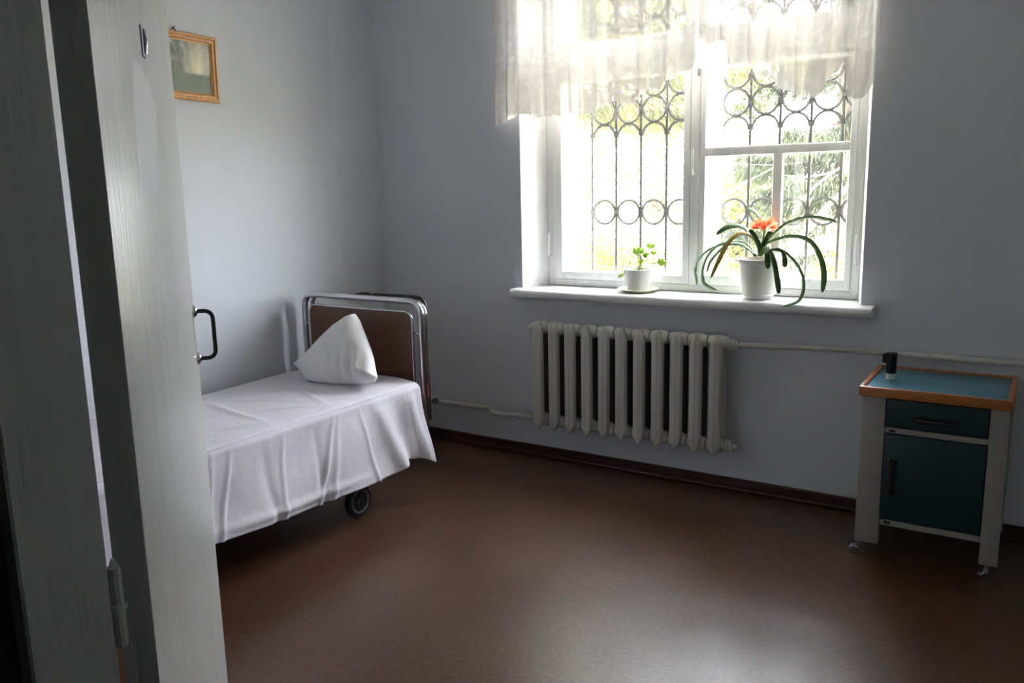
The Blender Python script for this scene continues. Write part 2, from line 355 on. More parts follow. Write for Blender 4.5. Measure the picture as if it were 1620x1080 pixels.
# corridor the camera stands in
struct('floor_corridor', MB().box(-0.2, XR+0.2, -5.6, YC, -0.12, 0), M['corridor_floor'])
struct('ceiling_corridor', MB().box(-0.2, XR+0.2, -5.6, YC, ZC, ZC+0.15), M['corridor'])
struct('wall_corridor_left', MB().box(-0.2, 0, -5.6, YC, 0, ZC), M['corridor'])
struct('wall_corridor_right', MB().box(XR, XR+0.2, -5.6, YC, 0, ZC), M['corridor'])
struct('wall_corridor_back', MB().box(-0.2, XR+0.2, -5.8, -5.6, 0, ZC), M['corridor'])
wc = MB(); wc.box(0.0, JX-0.03, YC-0.006, YC-0.0005, 0, ZC); wc.box(DX1+0.03, XR, YC-0.006, YC-0.0005, 0, ZC); wc.box(JX-0.03, DX1+0.03, YC-0.006, YC-0.0005, DZ+0.03, ZC)
struct('wall_corridor_front', wc, M['corridor'])

# ------------------------------------------------------------------ window
SZ = 0.954
win = MB()
def bar(mb, x0, x1, y0, y1, z0, z1, b=0.006): mb.bbox(x0, x1, y0, y1, z0, z1, b, 2)
F0, F1 = 0.16, 0.225
bar(win, WL1, 1.130, F0, F1, SZ, WZ1); bar(win, 2.700, WR1, F0, F1, SZ, WZ1)
bar(win, 1.128, 2.702, F0, F1, SZ, 0.992); bar(win, 1.128, 2.702, F0, F1, 2.090, 2.205); bar(win, 1.128, 2.702, F0, F1, WZ1-0.05, WZ1)
bar(win, 1.922, 1.968, F0-0.012, F1, 0.990, 2.092); bar(win, 1.922, 1.968, F0, F1, 2.203, WZ1-0.048)
wroot = win.build('window_1', M['enamel'], origin=(1.914, 0.19, SZ), angle=40); tag(wroot, kind='structure')
G0, G1 = 0.335, 0.395
ow = MB()
bar(ow, WL1, 1.125, G0, G1, SZ, WZ1); bar(ow, 2.705, WR1, G0, G1, SZ, WZ1); bar(ow, 1.123, 2.707, G0, G1, SZ, 0.985)
bar(ow, 1.123, 2.707, G0, G1, 2.10, 2.20); bar(ow, 1.123, 2.707, G0, G1, WZ1-0.05, WZ1); bar(ow, 1.915, 1.975, G0, G1, 0.983, 2.102); bar(ow, 1.915, 1.975, G0, G1, 2.198, WZ1-0.048)
ow.build('outer_frame', M['enamel'], wroot, angle=40)
lin = MB(); lin.box(WL1, WL1+0.012, F1, G0, SZ, WZ1); lin.box(WR1-0.012, WR1, F1, G0, SZ, WZ1); lin.box(WL1+0.012, WR1-0.012, F1, G0, SZ-0.03, SZ+0.01)
lin.build('reveal_lining', M['enamel'], wroot)
def sash(x0, x1, z0, z1, y0, y1, l, r, b, t, name='sash', rails=(), muntins=(), splits=None):
    mb = MB()
    bar(mb, x0, x0+l, y0, y1, z0, z1, 0.005); bar(mb, x1-r, x1, y0, y1, z0, z1, 0.005)
    bar(mb, x0+l-.002, x1-r+.002, y0, y1, z0, z0+b, 0.005); bar(mb, x0+l-.002, x1-r+.002, y0, y1, z1-t, z1, 0.005)
    for za, zb in rails: bar(mb, x0+l-.002, x1-r+.002, y0, y1, za, zb, 0.006)
    for xa, xb, za, zb in muntins: bar(mb, xa, xb, y0+0.006, y1-0.004, za, zb, 0.006)
    s = mb.build(name, M['enamel'], wroot, angle=40)
    ym = (y0+y1)/2
    for xa, xb, za, zb in (splits or [(x0+l, x1-r, z0+b, z1-t)]):
        MB().box(xa-.004, xb+.004, ym-0.002, ym+0.002, za-.004, zb+.004).build('pane', M['glass'], s)
    return s
S0, S1 = 0.150, 0.195
sL = sash(1.132, 1.920, 0.994, 2.088, S0, S1, 0.055, 0.036, 0.042, 0.05)
sR = sash(1.970, 2.698, 0.994, 2.088, S0, S1, 0.030, 0.028, 0.050, 0.03, rails=[(1.628, 1.670)], muntins=[(2.328, 2.373, 1.040, 1.630)],
     splits=[(2.000, 2.328, 1.044, 1.628), (2.373, 2.670, 1.044, 1.628), (2.000, 2.670, 1.670, 2.058)])
sash(1.132, 1.920, 2.209, WZ1-0.052, S0+.012, S1, 0.05, 0.04, 0.03, 0.04)
sash(1.970, 2.698, 2.209, WZ1-0.052, S0+.012, S1, 0.04, 0.04, 0.03, 0.04)
sash(1.127, 1.913, 0.987, 2.098, G0+.01, G1-.01, 0.040, 0.03, 0.035, 0.03)
sash(1.977, 2.703, 0.987, 2.098, G0+.01, G1-.01, 0.030, 0.055, 0.035, 0.03)
sash(1.127, 1.913, 2.202, WZ1-0.052, G0+.01, G1-.01, 0.04, 0.03, 0.03, 0.03)
sash(1.977, 2.703, 2.202, WZ1-0.052, G0+.01, G1-.01, 0.03, 0.04, 0.03, 0.03)
def whandle(x, z0, z1, y, par):
    mb = MB(); mb.tube(rounded([(x, y, z0), (x, y-0.030, z0), (x, y-0.030, z1), (x, y, z1)], 0.012, 4), 0.0055, 8)
    mb.build('sash_handle', M['enamel'], par, smooth=True)
whandle(1.112, 1.125, 1.245, F0, wroot); whandle(1.945, 1.545, 1.665, F0-0.012, wroot); whandle(2.720, 1.115, 1.250, F0, wroot)
for z in (2.030, 1.075):
    MB().bbox(1.955, 1.967, F0-0.022, F0-0.010, z-0.018, z+0.018, 0.003, 1).tube([(1.961, F0-0.03, z-0.006), (1.975, F0-0.03, z+0.004)], 0.004, 6).build('latch', M['steel'], wroot)
# sill board
sb = MB()
n = 8; prof = [(0.152, SZ), (-0.075, SZ)] + [(-0.075-0.022*math.sin(math.pi*k/n), SZ-0.023+0.023*math.cos(math.pi*k/n)) for k in range(1, n)] + [(-0.075, SZ-0.046), (0.152, SZ-0.046)]
def sillslab(x0, x1, pr):
    k = len(pr); sb.add([(x0, y, z) for y, z in pr] + [(x1, y, z) for y, z in pr], [tuple(range(k)), tuple(reversed(range(k, 2*k)))] + [(i, k+i, k+(i+1) % k, (i+1) % k) for i in range(k)])
sillslab(0.990, 2.838, [(y if y < 0 else -0.0005, z) for y, z in prof])
sillslab(WL0+0.001, WR0-0.001, [(max(y, -0.001), z) if y > 0 else (-0.001, z) for y, z in (prof[0], prof[1], prof[-2], prof[-1])])
tag(sb.build('trim_2', M['sill'], origin=(1.914, 0, SZ-0.046), angle=50), kind='structure')

# ------------------------------------------------------------------ iron grille outside the window
GY = 0.455
grille = thing('window_grille', 'dark iron window grille of vertical bars and ring rows outside the glass', 'grille', (1.914, GY, 0.95))
GX = [1.221 + 0.1507*i for i in range(-1, 11)]
for x in GX[1:-1]:
    MB().box(x-0.006, x+0.006, GY-0.006, GY+0.006, 0.955, WZ1-0.02).build('bar', M['iron'], grille)
for z in (0.968, WZ1-0.045):
    MB().box(WL1, WR1, GY+0.006, GY+0.014, z-0.012, z+0.012).build('cross_rail', M['iron'], grille)
RR = 0.066
def ringpts(cx, cz, a0, a1, n): return [(cx+RR*math.cos(a0+(a1-a0)*k/n), GY, cz+RR*math.sin(a0+(a1-a0)*k/n)) for k in range(n+1)]
first = {}
for i in range(len(GX)-1):
    cx = (GX[i]+GX[i+1])/2
    if cx-RR < WL1 or cx+RR > WR1: continue
    for z in (1.350, 1.905, 2.445):
        if 'ring' not in first: first['ring'] = (MB().tube(ringpts(cx, z, 0, 2*math.pi, 28)[:-1], 0.0068, 4, closed=True).build('ring', M['iron'], grille), cx, z)
        else: o, a, b = first['ring']; copy_part(o, grille, (cx-a, 0, z-b))
    for z, a0, a1, key in ((1.768, 0, math.pi, 'arc'), (2.042, math.pi, 2*math.pi, 'arc_down'), (2.308, 0, math.pi, 'arc')):
        if key not in first: first[key] = (MB().tube(ringpts(cx, z, a0, a1, 16), 0.0068, 4).build('scroll_arc', M['iron'], grille), cx, z)
        else: o, a, b = first[key]; copy_part(o, grille, (cx-a, 0, z-b))
for x in GX[1:-1]:
    for z in (1.350, 1.775, 1.905, 2.035):
        if 'clip' not in first: first['clip'] = (MB().bbox(x-0.013, x+0.013, GY-0.009, GY+0.009, z-0.012, z+0.012, 0.003, 1).build('clip', M['iron'], grille), x, z)
        else: o, a, b = first['clip']; copy_part(o, grille, (x-a, 0, z-b))

# ------------------------------------------------------------------ door leaf
Hp = Vector((2.4697, -3.2804, 0)); dt = Vector((-0.7548, 0.6560, 0)).normalized(); dn = Vector((0.6560, 0.7548, 0)).normalized()
DW, DH, DTH = 1.0, 2.05, 0.043
def D(u, v, z): return Hp + dt*u - dn*v + Vector((0, 0, z))      # u along the leaf, v into the leaf from the corridor face
def dbox(mb, u0, u1, v0, v1, z0, z1, b=0.003):
    t = MB().bbox(u0, u1, v0, v1, z0, z1, b, 2)
    return mb.add([D(*p) for p in t.v], t.f)
door = dbox(MB(), 0, DW, 0, DTH, 0.012, DH, 0.004).build('door_1', M['door'], origin=Hp, angle=40); tag(door, kind='structure')
dbox(MB(), DW-0.028, DW+0.010, DTH-0.015, DTH+0.004, 0.012, DH, 0.003).build('rebate_strip', M['enamel'], door)
hz0, hz1, hu = 1.100, 1.216, DW-0.020
mb = MB(); mb.tube(rounded([D(hu, 0, hz0), D(hu, -0.043, hz0), D(hu, -0.043, hz1), D(hu, 0, hz1)], 0.022, 6), 0.0052, 10)
hd = mb.build('door_handle', M['black'], door, smooth=True)
for z in (hz0, hz1):
    mb = MB(); c = D(hu, 0, z)
    mb.tube([D(hu, 0, z), D(hu, -0.004, z), D(hu, -0.009, z)], [0.016, 0.014, 0.009], 14).build('handle_rosette', M['chrome'], hd, smooth=True)
kz = 1.755
mb = MB(); dbox(mb, 0.470, 0.502, -0.003, 0.001, kz-0.028, kz+0.024, 0.001); mb.tube([D(0.486, -0.003, kz+0.018), D(0.484, -0.006, kz), D(0.488, -0.003, kz-0.022)], 0.004, 8)
mb.build('keyhole_cover', M['steel'], door)
# raised smear of paint below the keyhole
mb = MB(); L = []; n = 26
for k in range(n+1):
    t = k/n; z = 1.705 - 0.213*t
    L.append((0.335-0.05*t+0.006*math.sin(9*t)+0.004*math.sin(23*t+1), np.interp(t, [0, .05, .12, .25, 1], [0.40, 0.49, 0.55, 0.60, 0.525])+0.004*math.sin(31*t), z))
vs = []; fs = []
for u0, u1, z in L: vs += [D(u0, 0.0005, z), D(u0+0.01, -0.0007, z), D(u1-0.01, -0.0007, z), D(u1, 0.0005, z)]
for k in range(n): 
    for j in range(3): fs.append((4*k+j, 4*k+j+1, 4*k+5+j, 4*k+4+j))
mb.add(vs, fs).build('paint_smear', M['patch'], door)
hz = 0.96
for zz in (0.25, hz, 1.82):
    mb = MB(); c = (JX-0.002, YF+0.010)
    mb.tube([(c[0], c[1], zz-0.055), (c[0], c[1], zz+0.055)], 0.0085, 10); mb.tube([(c[0], c[1], zz-0.004), (c[0], c[1], zz+0.004)], 0.0115, 10)
    mb.tube([(c[0], c[1], zz+0.055), (c[0], c[1], zz+0.066)], [0.006, 0.003], 8)
    mb.build('hinge', M['jamb'], door, smooth=False)

# ------------------------------------------------------------------ radiator
rad = thing('radiator', 'cream cast iron radiator of eleven sections under the window sill', 'radiator', (1.685, -0.10, 0.206))
def section(x):
    mb = MB(); rear = MB(); z0, z1 = 0.206, 0.794
    def column(mb, yc, sgn, kx=1.0, kz=1.0):
        # ring of cross-section points: ridge in front, rounded sides
        ring = [(-0.031, 0.004), (-0.031, -0.008), (-0.023, -0.020), (-0.006, -0.0245), (0, -0.028), (0.006, -0.0245), (0.023, -0.020), (0.031, -0.008), (0.031, 0.004), (0.02, 0.014), (-0.02, 0.014)]
        lev = [(0.0, 0.10, 0.55), (0.010, 0.32, 0.8), (0.024, 0.62, 0.93), (0.042, 0.88, 1.0), (0.062, 1.0, 1.0), (0.526, 1.0, 1.0), (0.546, 0.88, 1.0), (0.564, 0.62, 0.9), (0.578, 0.32, 0.72), (0.588, 0.08, 0.4)]
        vs = [(x+px*sx*kx, yc+sgn*py*sy, 0.5+(z0+h-0.5)*kz) for h, sx, sy in lev for px, py in ring]
        k = len(ring); fs = [(i*k+j, i*k+(j+1) % k, (i+1)*k+(j+1) % k, (i+1)*k+j) for i in range(len(lev)-1) for j in range(k)]
        fs += [tuple(range(k)), tuple(range((len(lev)-1)*k, len(lev)*k))]
        mb.add(vs, fs)
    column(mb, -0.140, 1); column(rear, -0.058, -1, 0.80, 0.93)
    for z in (0.250, 0.757):     # heads joining both columns, and the hub to the next section
        mb.lathe([(0.022, -0.0475), (0.029, -0.045), (0.029, -0.036), (0.033, -0.026), (0.036, 0), (0.033, 0.026), (0.029, 0.036), (0.029, 0.045), (0.022, 0.0475)], (x, -0.105, z), 18, 'x')
        mb.bbox(x-0.018, x+0.018, -0.145, -0.055, z-0.030, z+0.030, 0.010, 2)
    return mb, rear
X0 = 1.1947
mf, mr = section(X0); s0 = mf.build('section', M['radiator'], rad, angle=35)
mr2 = section(X0+0.98)[1]; r0 = mr.build('rear_column', M['gap_shade'], s0, angle=35)  # inner rear columns carry the gap shade in their colour
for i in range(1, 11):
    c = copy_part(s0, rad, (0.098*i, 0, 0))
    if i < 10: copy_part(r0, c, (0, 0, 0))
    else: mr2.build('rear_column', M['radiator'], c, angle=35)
for x, z, s in ((X0-0.049, 0.748, -1), (X0+0.98+0.049, 0.252, 1)):
    MB().lathe([(0.030, 0), (0.030, s*0.012), (0.022, s*0.014), (0.022, s*0.024), (0.011, s*0.026), (0.011, s*(0.05 if s > 0 else 0.03))], (x, -0.10, z), 12, 'x').build('plug', M['radiator'], rad, angle=35)
MB().lathe([(0.031, 0), (0.031, 0.014), (0.025, 0.016), (0.027, 0.03), (0.020, 0.033), (0.020, 0.045)], (X0+0.98+0.047, -0.10, 0.748), 14, 'x').build('coupling', M['radiator'], rad, angle=35)
for x in (1.39, 1.98):
    MB().tube([(x, -0.002, 0.70), (x, -0.075, 0.70), (x, -0.085, 0.715)], 0.008, 8).build('wall_bracket', M['radiator'], rad)
xe = X0+0.98+0.085
pr = MB(); pr.tube(spline([(xe, -0.10, 0.748), (2.42, -0.085, 0.752), (2.62, -0.055, 0.756), (2.85, -0.050, 0.757), (3.4, -0.050, 0.756), (4.0, -0.050, 0.757), (XR-0.002, -0.05, 0.757)], 40), 0.0135, 12)
prr = pr.build('heating_pipe', M['pipe'], origin=(3.4, -0.05, 0.757), smooth=True)
tag(prr, 'cream heating pipe along the wall behind the blue topped cabinet', 'pipe')
for x in (3.05, 4.2): MB().tube([(x, -0.001, 0.757), (x, -0.04, 0.757)], 0.006, 8).build('pipe_clip', M['pipe'], prr)
pl = MB(); pl.tube(spline([(0.002, -0.045, 0.236), (0.40, -0.045, 0.240), (0.77, -0.047, 0.246), (0.815, -0.055, 0.246), (0.86, -0.085, 0.236), (0.91, -0.10, 0.240), (1.0, -0.10, 0.246), (X0-0.0505, -0.10, 0.252)], 40), 0.0135, 12)
pl.lathe([(0.016, 0), (0.0185, 0.004), (0.0185, 0.05), (0.016, 0.054)], (1.03, -0.10, 0.248), 12, 'x')
plr = pl.build('heating_pipe', M['pipe'], origin=(0.4, -0.045, 0.24), angle=50)
tag(plr, 'cream heating pipe with a kink running low from corner to radiator', 'pipe')

# ------------------------------------------------------------------ hospital bed
BX0, BX1, HY = 0.075, 0.882, -0.745
bed = thing('hospital_bed', 'chrome tube hospital bed with brown laminate headboard on dark wheels', 'bed', (0.49, -1.75, 0))
def board(y, ztop, zpan, rails):
    mb = MB(); mb.bbox(BX0+0.055, BX1-0.035, y-0.009, y+0.009, 0.44, zpan, 0.006, 2)
    # rounded top corners by a rounded-outline panel
    return mb
def panel(y0, y1, x0, x1, z0, z1, r):
    pts = [(x0, z0), (x1, z0)]
    for cx, cz, a in ((x1-r, z1-r, 0), (x0+r, z1-r, 90)):
        for k in range(9): t = math.radians(a+90*k/8); pts.append((cx+r*math.cos(t), cz+r*math.sin(t)))
    n = len(pts)
    return MB().add([(x, y0, z) for x, z in pts]+[(x, y1, z) for x, z in pts], [tuple(range(n)), tuple(reversed(range(n, 2*n)))]+[(i, n+i, n+(i+1) % n, (i+1) % n) for i in range(n)]), pts
for y, sg in ((HY, 1), (-2.84, -1)):
    P, pts = panel(y-0.008, y+0.008, BX0+0.052, BX1-0.046, 0.42, 0.905, 0.045)
    P.build('headboard_panel' if sg > 0 else 'footboard_panel', M['laminate'], bed)
    MB().tube([(x, y-0.004, z) for x, z in pts], 0.0062, 6, closed=True).build('panel_edging', M['chrome'], bed, smooth=True)
    xs0, xs1 = BX0, BX1
    MB().tube(rounded([(xs0, y+0.012*sg, 0.26), (xs0, y+0.012*sg, 0.957), (xs1, y+0.012*sg, 0.957), (xs1, y+0.012*sg, 0.26)], 0.075, 10), 0.0165, 12).build('end_tube', M['chrome'], bed, smooth=True)
    for z in (0.50, 0.80):
        for x0, x1 in ((xs0, BX0+0.054), (BX1-0.048, xs1)):
            MB().tube([(x0, y+0.008*sg, z), (x1, y, z)], 0.006, 8).build('panel_bracket', M['chrome'], bed)
MB().tube(rounded([(BX0+0.012, HY+0.052, 0.35), (BX0+0.012, HY+0.052, 0.952), (BX1-0.006, HY+0.052, 0.952), (BX1-0.006, HY+0.052, 0.35)], 0.08, 10), 0.0115, 12).build('rear_tube', M['chrome'], bed, smooth=True)
MB().tube(rounded([(0.45, HY+0.15, 0.955), (0.800, HY+0.15, 0.955), (0.800, HY+0.15, 0.40), (0.800, HY+0.05, 0.40)], 0.06, 8), 0.0105, 10).build('push_bar', M['dark_steel'], bed, smooth=True)
MB().tube(rounded([(0.36, HY+0.052, 0.945), (0.36, HY+0.15, 0.955), (0.43, HY+0.15, 0.955)], 0.03, 6), 0.0105, 10).build('push_bar', M['dark_steel'], bed, smooth=True)
MB().bbox(BX1-0.012, BX1+0.004, HY+0.030, HY+0.046, 0.470, 0.53, 0.003, 2).build('corner_clamp', M['red'], bed)
MB().lathe([(0.006, 0), (0.006, 0.012), (0.014, 0.014), (0.016, 0.024), (0.012, 0.032)], (BX1+0.018, HY+0.052, 0.452), 14, 'x').build('clamp_knob', M['black'], bed, angle=40)
for x in (BX0+0.05, BX1-0.08):
    MB().bbox(x, x+0.03, -2.83, HY-0.015, 0.33, 0.385, 0.004, 1).build('side_rail', M['dark_steel'], bed)
for k in range(9):
    y = -0.9-0.225*k; MB().bbox(BX0+0.08, BX1-0.08, y-0.02, y+0.02, 0.372, 0.384, 0.003, 1).build('slat', M['steel'], bed)
def wheel(x, y):
    R = 0.077
    mb = MB(); mb.lathe([(0.052, -0.014), (0.066, -0.018), (R-0.003, -0.014), (R, 0), (R-0.003, 0.014), (0.066, 0.018), (0.052, 0.014)], (x, y, R), 28, 'x')
    wo = mb.build('wheel', M['rubber'], bed, angle=35)
    MB().lathe([(0.012, 0.017), (0.020, 0.013), (0.046, 0.013), (0.056, 0.019), (0.056, -0.019), (0.046, -0.013), (0.020, -0.013), (0.012, -0.017)][::-1], (x, y, R), 28, 'x').build('wheel_hub', M['hub_grey'], wo, angle=35)
    mb = MB(); mb.tube([(x-0.030, y, R), (x+0.030, y, R)], 0.007, 8)
    for s in (-1, 1): mb.bbox(x+s*0.027-0.003, x+s*0.027+0.003, y-0.014, y+0.014, R-0.012, R+0.095, 0.002, 1)
    mb.bbox(x-0.030, x+0.030, y-0.02, y+0.02, R+0.09, R+0.105, 0.003, 1); mb.tube([(x, y, R+0.1), (x, y, 0.335)], 0.014, 10)
    mb.build('wheel_fork', M['dark_steel'], wo)
for x in (0.835, 0.155):
    for y in (-1.195, -2.40): wheel(x, y)
# mattress
mt = MB().bbox(BX0+0.028, 0.870, -2.79, HY-0.022, 0.386, 0.548, 0.035, 4).build('mattress', M['mattress'], origin=(0.49, -1.75, 0.386), angle=60)
tag(mt, 'pinkish mattress under the white sheet on the hospital bed', 'mattress')

# bed sheet: draped over the top and hanging down the near side
def sheet():
    nv, ntop, nside = 260, 70, 60
    xs = np.linspace(BX0-0.035, 0.862, ntop)
    ys = np.linspace(-0.785, -2.86, nv)
    hem_y = [-2.9, -2.09, -1.80, -1.54, -1.22, -1.06, -0.96, -0.88, -0.79, -0.7]; hem_z = [0.265, 0.232, 0.212, 0.200, 0.192, 0.196, 0.225, 0.205, 0.160, 0.15]
    folds = [(-1.06, .045, .030, .3), (-0.955, .050, -.036, .15), (-0.86, .035, .024, .1), (-1.20, .010, .009, .1), (-1.45, .012, .015, -.55), (-1.40, .016, .010, -.4), (-1.50, .020, -.012, -.1),
             (-1.70, .010, .008, -.25), (-1.78, .022, -.010, 0), (-1.98, .010, .010, -.38), (-2.05, .011, .010, -.3), (-2.14, .012, .007, -.2), (-2.35, .03, .012, 0), (-2.6, .02, .012, .1)]
    V = []; UV = []
    def wr(x, y):   # wrinkles on the top
        z = 0.006*math.sin(5*x+2.1*y)+0.004*math.sin(11*x-7*y)
        for (cx, cy, a, L, A) in ((0.60, -1.25, -0.35, .26, .007), (0.70, -1.45, 0.9, .10, .010), (0.55, -1.62, -0.2, .25, .007), (0.62, -1.95, -0.3, .22, .006), (0.35, -1.5, 0.5, .3, .005), (0.78, -1.72, 1.1, .09, .009), (0.76, -2.0, 1.0, .12, .009)):
            dx, dy = x-cx, y-cy; u = dx*math.cos(a)+dy*math.sin(a); v = -dx*math.sin(a)+dy*math.cos(a)
            z += A*math.exp(-(u/L)**2-(v/0.018)**2)
        return z
    for y in ys:
        base_hem = np.interp(y, hem_y, hem_z)
        for i, x in enumerate(xs):
            t = i/(ntop-1)
            z = 0.560 + 0.010*math.sin(math.pi*t) + wr(x, y)*min(1, (1-t)*6+0.35)
            z -= 0.02*max(0, 1-t*8)**2
            if t < 0.05: z -= 0.09*(1-t/0.05)
            V.append((max(x, 0.028), max(min(y, HY-0.024), -2.83) if t < 1 else y, z)); UV.append((x, y))
        ztop = 0.557
        yc = max(y, -2.83)
        for k in range(1, nside+1):
            s = k/nside
            z = ztop - 0.006 - (ztop-0.006-base_hem)*s
            if s < 0.10: x = 0.862 + 0.030*math.sin(math.pi/2*s/0.10); z = ztop-0.028*(1-math.cos(math.pi/2*s/0.10))
            else: 
                z = ztop-0.028-(ztop-0.028-base_hem)*(s-0.10)/0.9
                x = 0.892 + 0.072*((s-0.1)/0.9)**1.2
            d = 0
            for fy, wd, A, sl in folds:
                cy = fy + sl*(s-0.5)*0.35
                g = math.exp(-((y-cy)/wd)**2)
                grow = (0.25+0.75*s) if A > 0 else s
                d += A*g*grow*min(1, s*5)
            d += 0.004*s*math.sin(13*y)+0.004*math.sin(7*y+9*s)
            # bottom hem rolls a little
            d += 0.012*math.exp(-((s-0.9)/0.05)**2)*max(0, math.sin(3.1*y+0.4))
            yy = y if y > HY-0.024 else y
            V.append((max(x+d, 0.880), yy + 0.02*s*(1 if y > -0.9 else 0), z)); UV.append((0.862+(ztop-z), y))
    # keep the hanging edge in front of the headboard
    W = ntop+nside; F = [(j*W+i, j*W+i+1, (j+1)*W+i+1, (j+1)*W+i) for j in range(nv-1) for i in range(W-1)]
    mb = MB().add(V, F); o = mb.build('bed_sheet', M['sheet'], origin=(0.49, -1.75, 0.55), smooth=True)
    uv = o.data.uv_layers.new(name='UVMap'); li = np.zeros(len(o.data.loops), dtype=np.int32); o.data.loops.foreach_get('vertex_index', li)
    uv.data.foreach_set('uv', np.array(UV, dtype=np.float32)[li].ravel())
    so = o.modifiers.new('thickness', 'SOLIDIFY'); so.thickness = 0.0015; so.offset = 1
    return o
tag(sheet(), 'white lavender tinted sheet draped over the bed and hanging down its side', 'sheet')

# pillow: propped on a corner against the headboard
def pillow():
    out = [(562,496),(552,499),(530,514),(508,535),(487,558),(474,570),(466,577),(472,583),(480,592),(486,602),(497,609),(515,612),(530,611.5),(550,610),(570,607),(583,606),(592,603),(596,596),(594,588),(592,578),(590,566),(586,552),(580,536),(573,518),(567,503)]
    P = []
    for a, b in out:
        t = (611-b)/115.0; q = at(a, b, -1.045+0.165*t); P.append((q.x, q.y, q.z))
    P = np.array(P); c = P.mean(0)
    nrm = np.array([0.18, -0.90, 0.40]); nrm /= np.linalg.norm(nrm)
    m = len(P); dense = []
    for i in range(m):
        for k in range(6): dense.append(P[i]+(P[(i+1) % m]-P[i])*k/6)
    dense = np.array(dense); n = len(dense); R = 26; mb = MB()
    corners = [0, 6*6, 11*6, 17*6]
    for side, th in ((1, 0.085), (-1, 0.075)):
        vs = []
        for r in range(R+1):
            f = r/R
            for i in range(n):
                q = c+(dense[i]-c)*f
                h = th*math.sqrt(max(0, 1-f**2.6))
                # pleats radiating from the squashed bottom edge
                lx = (q-c)[0]; lz = (q-c)[2]
                if side > 0:
                    h += 0.013*math.sin(95*(lx+0.10*lz)+2*math.sin(9*lz))*math.exp(-((lz+0.07)/0.09)**2)*math.exp(-((lx-0.10)/0.10)**2)*(1-f**6)
                    h += 0.013*math.exp(-(((lx+0.045)*0.75+(lz-0.0)*0.66)/0.014)**2)*math.exp(-((lx+0.02)/0.1)**2)*(1-f**6)
                    h -= 0.016*math.exp(-((lx+0.10)/0.05)**2-((lz+0.05)/0.06)**2)*(1-f**6)
                p = q+nrm*side*h; p[2] = max(p[2], 0.581); p[1] = min(p[1], HY-0.032); vs.append(tuple(p))
        fs = [(r*n+i, r*n+(i+1) % n, (r+1)*n+(i+1) % n, (r+1)*n+i) for r in range(R) for i in range(n)]
        mb.add(vs, fs)
    o = mb.build('pillow', M['pillowcase'], origin=tuple(c+np.array([0, 0, -0.13])), smooth=True)
    bm = bmesh.new(); bm.from_mesh(o.data); bmesh.ops.remove_doubles(bm, verts=list(bm.verts), dist=0.0004); bmesh.ops.recalc_face_normals(bm, faces=list(bm.faces)); bm.to_mesh(o.data); bm.free()
    return o
tag(pillow(), 'white pillow propped on its corner against the brown headboard', 'pillow')

# ------------------------------------------------------------------ bedside cabinet
CX0, CX1, CY0, CY1, CZ = 2.885, 3.388, -0.492, -0.085, 0.703
cab = thing('bedside_cabinet', 'white bedside cabinet on castors with teal drawer and door and blue top', 'cabinet', ((CX0+CX1)/2, (CY0+CY1)/2, 0))
def cp(name, mat, x0, x1, y0, y1, z0, z1, b=0.003, par=cab): return MB().bbox(x0, x1, y0, y1, z0, z1, b, 2).build(name, M[mat], par, angle=40)
cp('leg', 'cab_white', CX0, CX0+0.088, CY0, CY0+0.035, 0.062, 0.673)
cp('leg', 'cab_white', CX1-0.062, CX1, CY0, CY0+0.035, 0.062, 0.673)
cp('leg', 'cab_white', CX0, CX0+0.07, CY1-0.03, CY1, 0.062, 0.673); cp('leg', 'cab_white', CX1-0.07, CX1, CY1-0.03, CY1, 0.062, 0.673)
cp('side_panel', 'cab_white', CX0+0.004, CX0+0.020, CY0+0.034, CY1-0.029, 0.14, 0.672); cp('side_panel', 'cab_white', CX1-0.020, CX1-0.004, CY0+0.034, CY1-0.029, 0.14, 0.672)
cp('back_panel', 'cab_white', CX0+0.07, CX1-0.07, CY1-0.014, CY1-0.004, 0.14, 0.672)
cp('rail', 'cab_white', CX0+0.086, CX1-0.060, CY0+0.004, CY0+0.034, 0.525, 0.548); cp('rail', 'cab_white', CX0+0.086, CX1-0.060, CY0+0.004, CY0+0.034, 0.146, 0.170)
cp('bottom_board', 'cab_white', CX0+0.02, CX1-0.02, CY0+0.034, CY1-0.014, 0.146, 0.162)
dr = cp('drawer', 'teal', CX0+0.091, CX1-0.065, CY0+0.001, CY0+0.020, 0.552, 0.662)
cp('drawer_box', 'cab_white', CX0+0.11, CX1-0.085, CY0+0.020, CY1-0.06, 0.56, 0.63, par=dr)
dd = cp('cabinet_door', 'teal', CX0+0.091, CX1-0.065, CY0+0.001, CY0+0.020, 0.174, 0.522)
def chandle(p0, p1, par):
    a, b = Vector(p0), Vector(p1); o = Vector((0, -0.026, 0)); d = (b-a).normalized()
    mb = MB(); mb.tube(rounded([a, a+o, b+o, b], 0.016, 5), 0.0085, 10)
    for q in (a, b): mb.tube([q, q+Vector((0, -0.008, 0))], 0.013, 10)
    mb.build('handle', M['black'], par, smooth=True)
chandle((3.082, CY0+0.001, 0.594), (3.216, CY0+0.001, 0.594), dr)
chandle((3.010, CY0+0.001, 0.412), (3.010, CY0+0.001, 0.288), dd)
for z in (0.535, 0.160):
    cp('hinge_stop', 'dark_steel', CX0+0.105, CX0+0.128, CY0-0.001, CY0+0.006, z-0.004, z+0.006, 0.001)
tx0, tx1, ty0, ty1 = CX0-0.010, CX1+0.008, CY0-0.018, CY1+0.030
top = cp('cabinet_top', 'blue_top', tx0+0.018, tx1-0.018, ty0+0.018, ty1-0.018, 0.674, CZ-0.005)
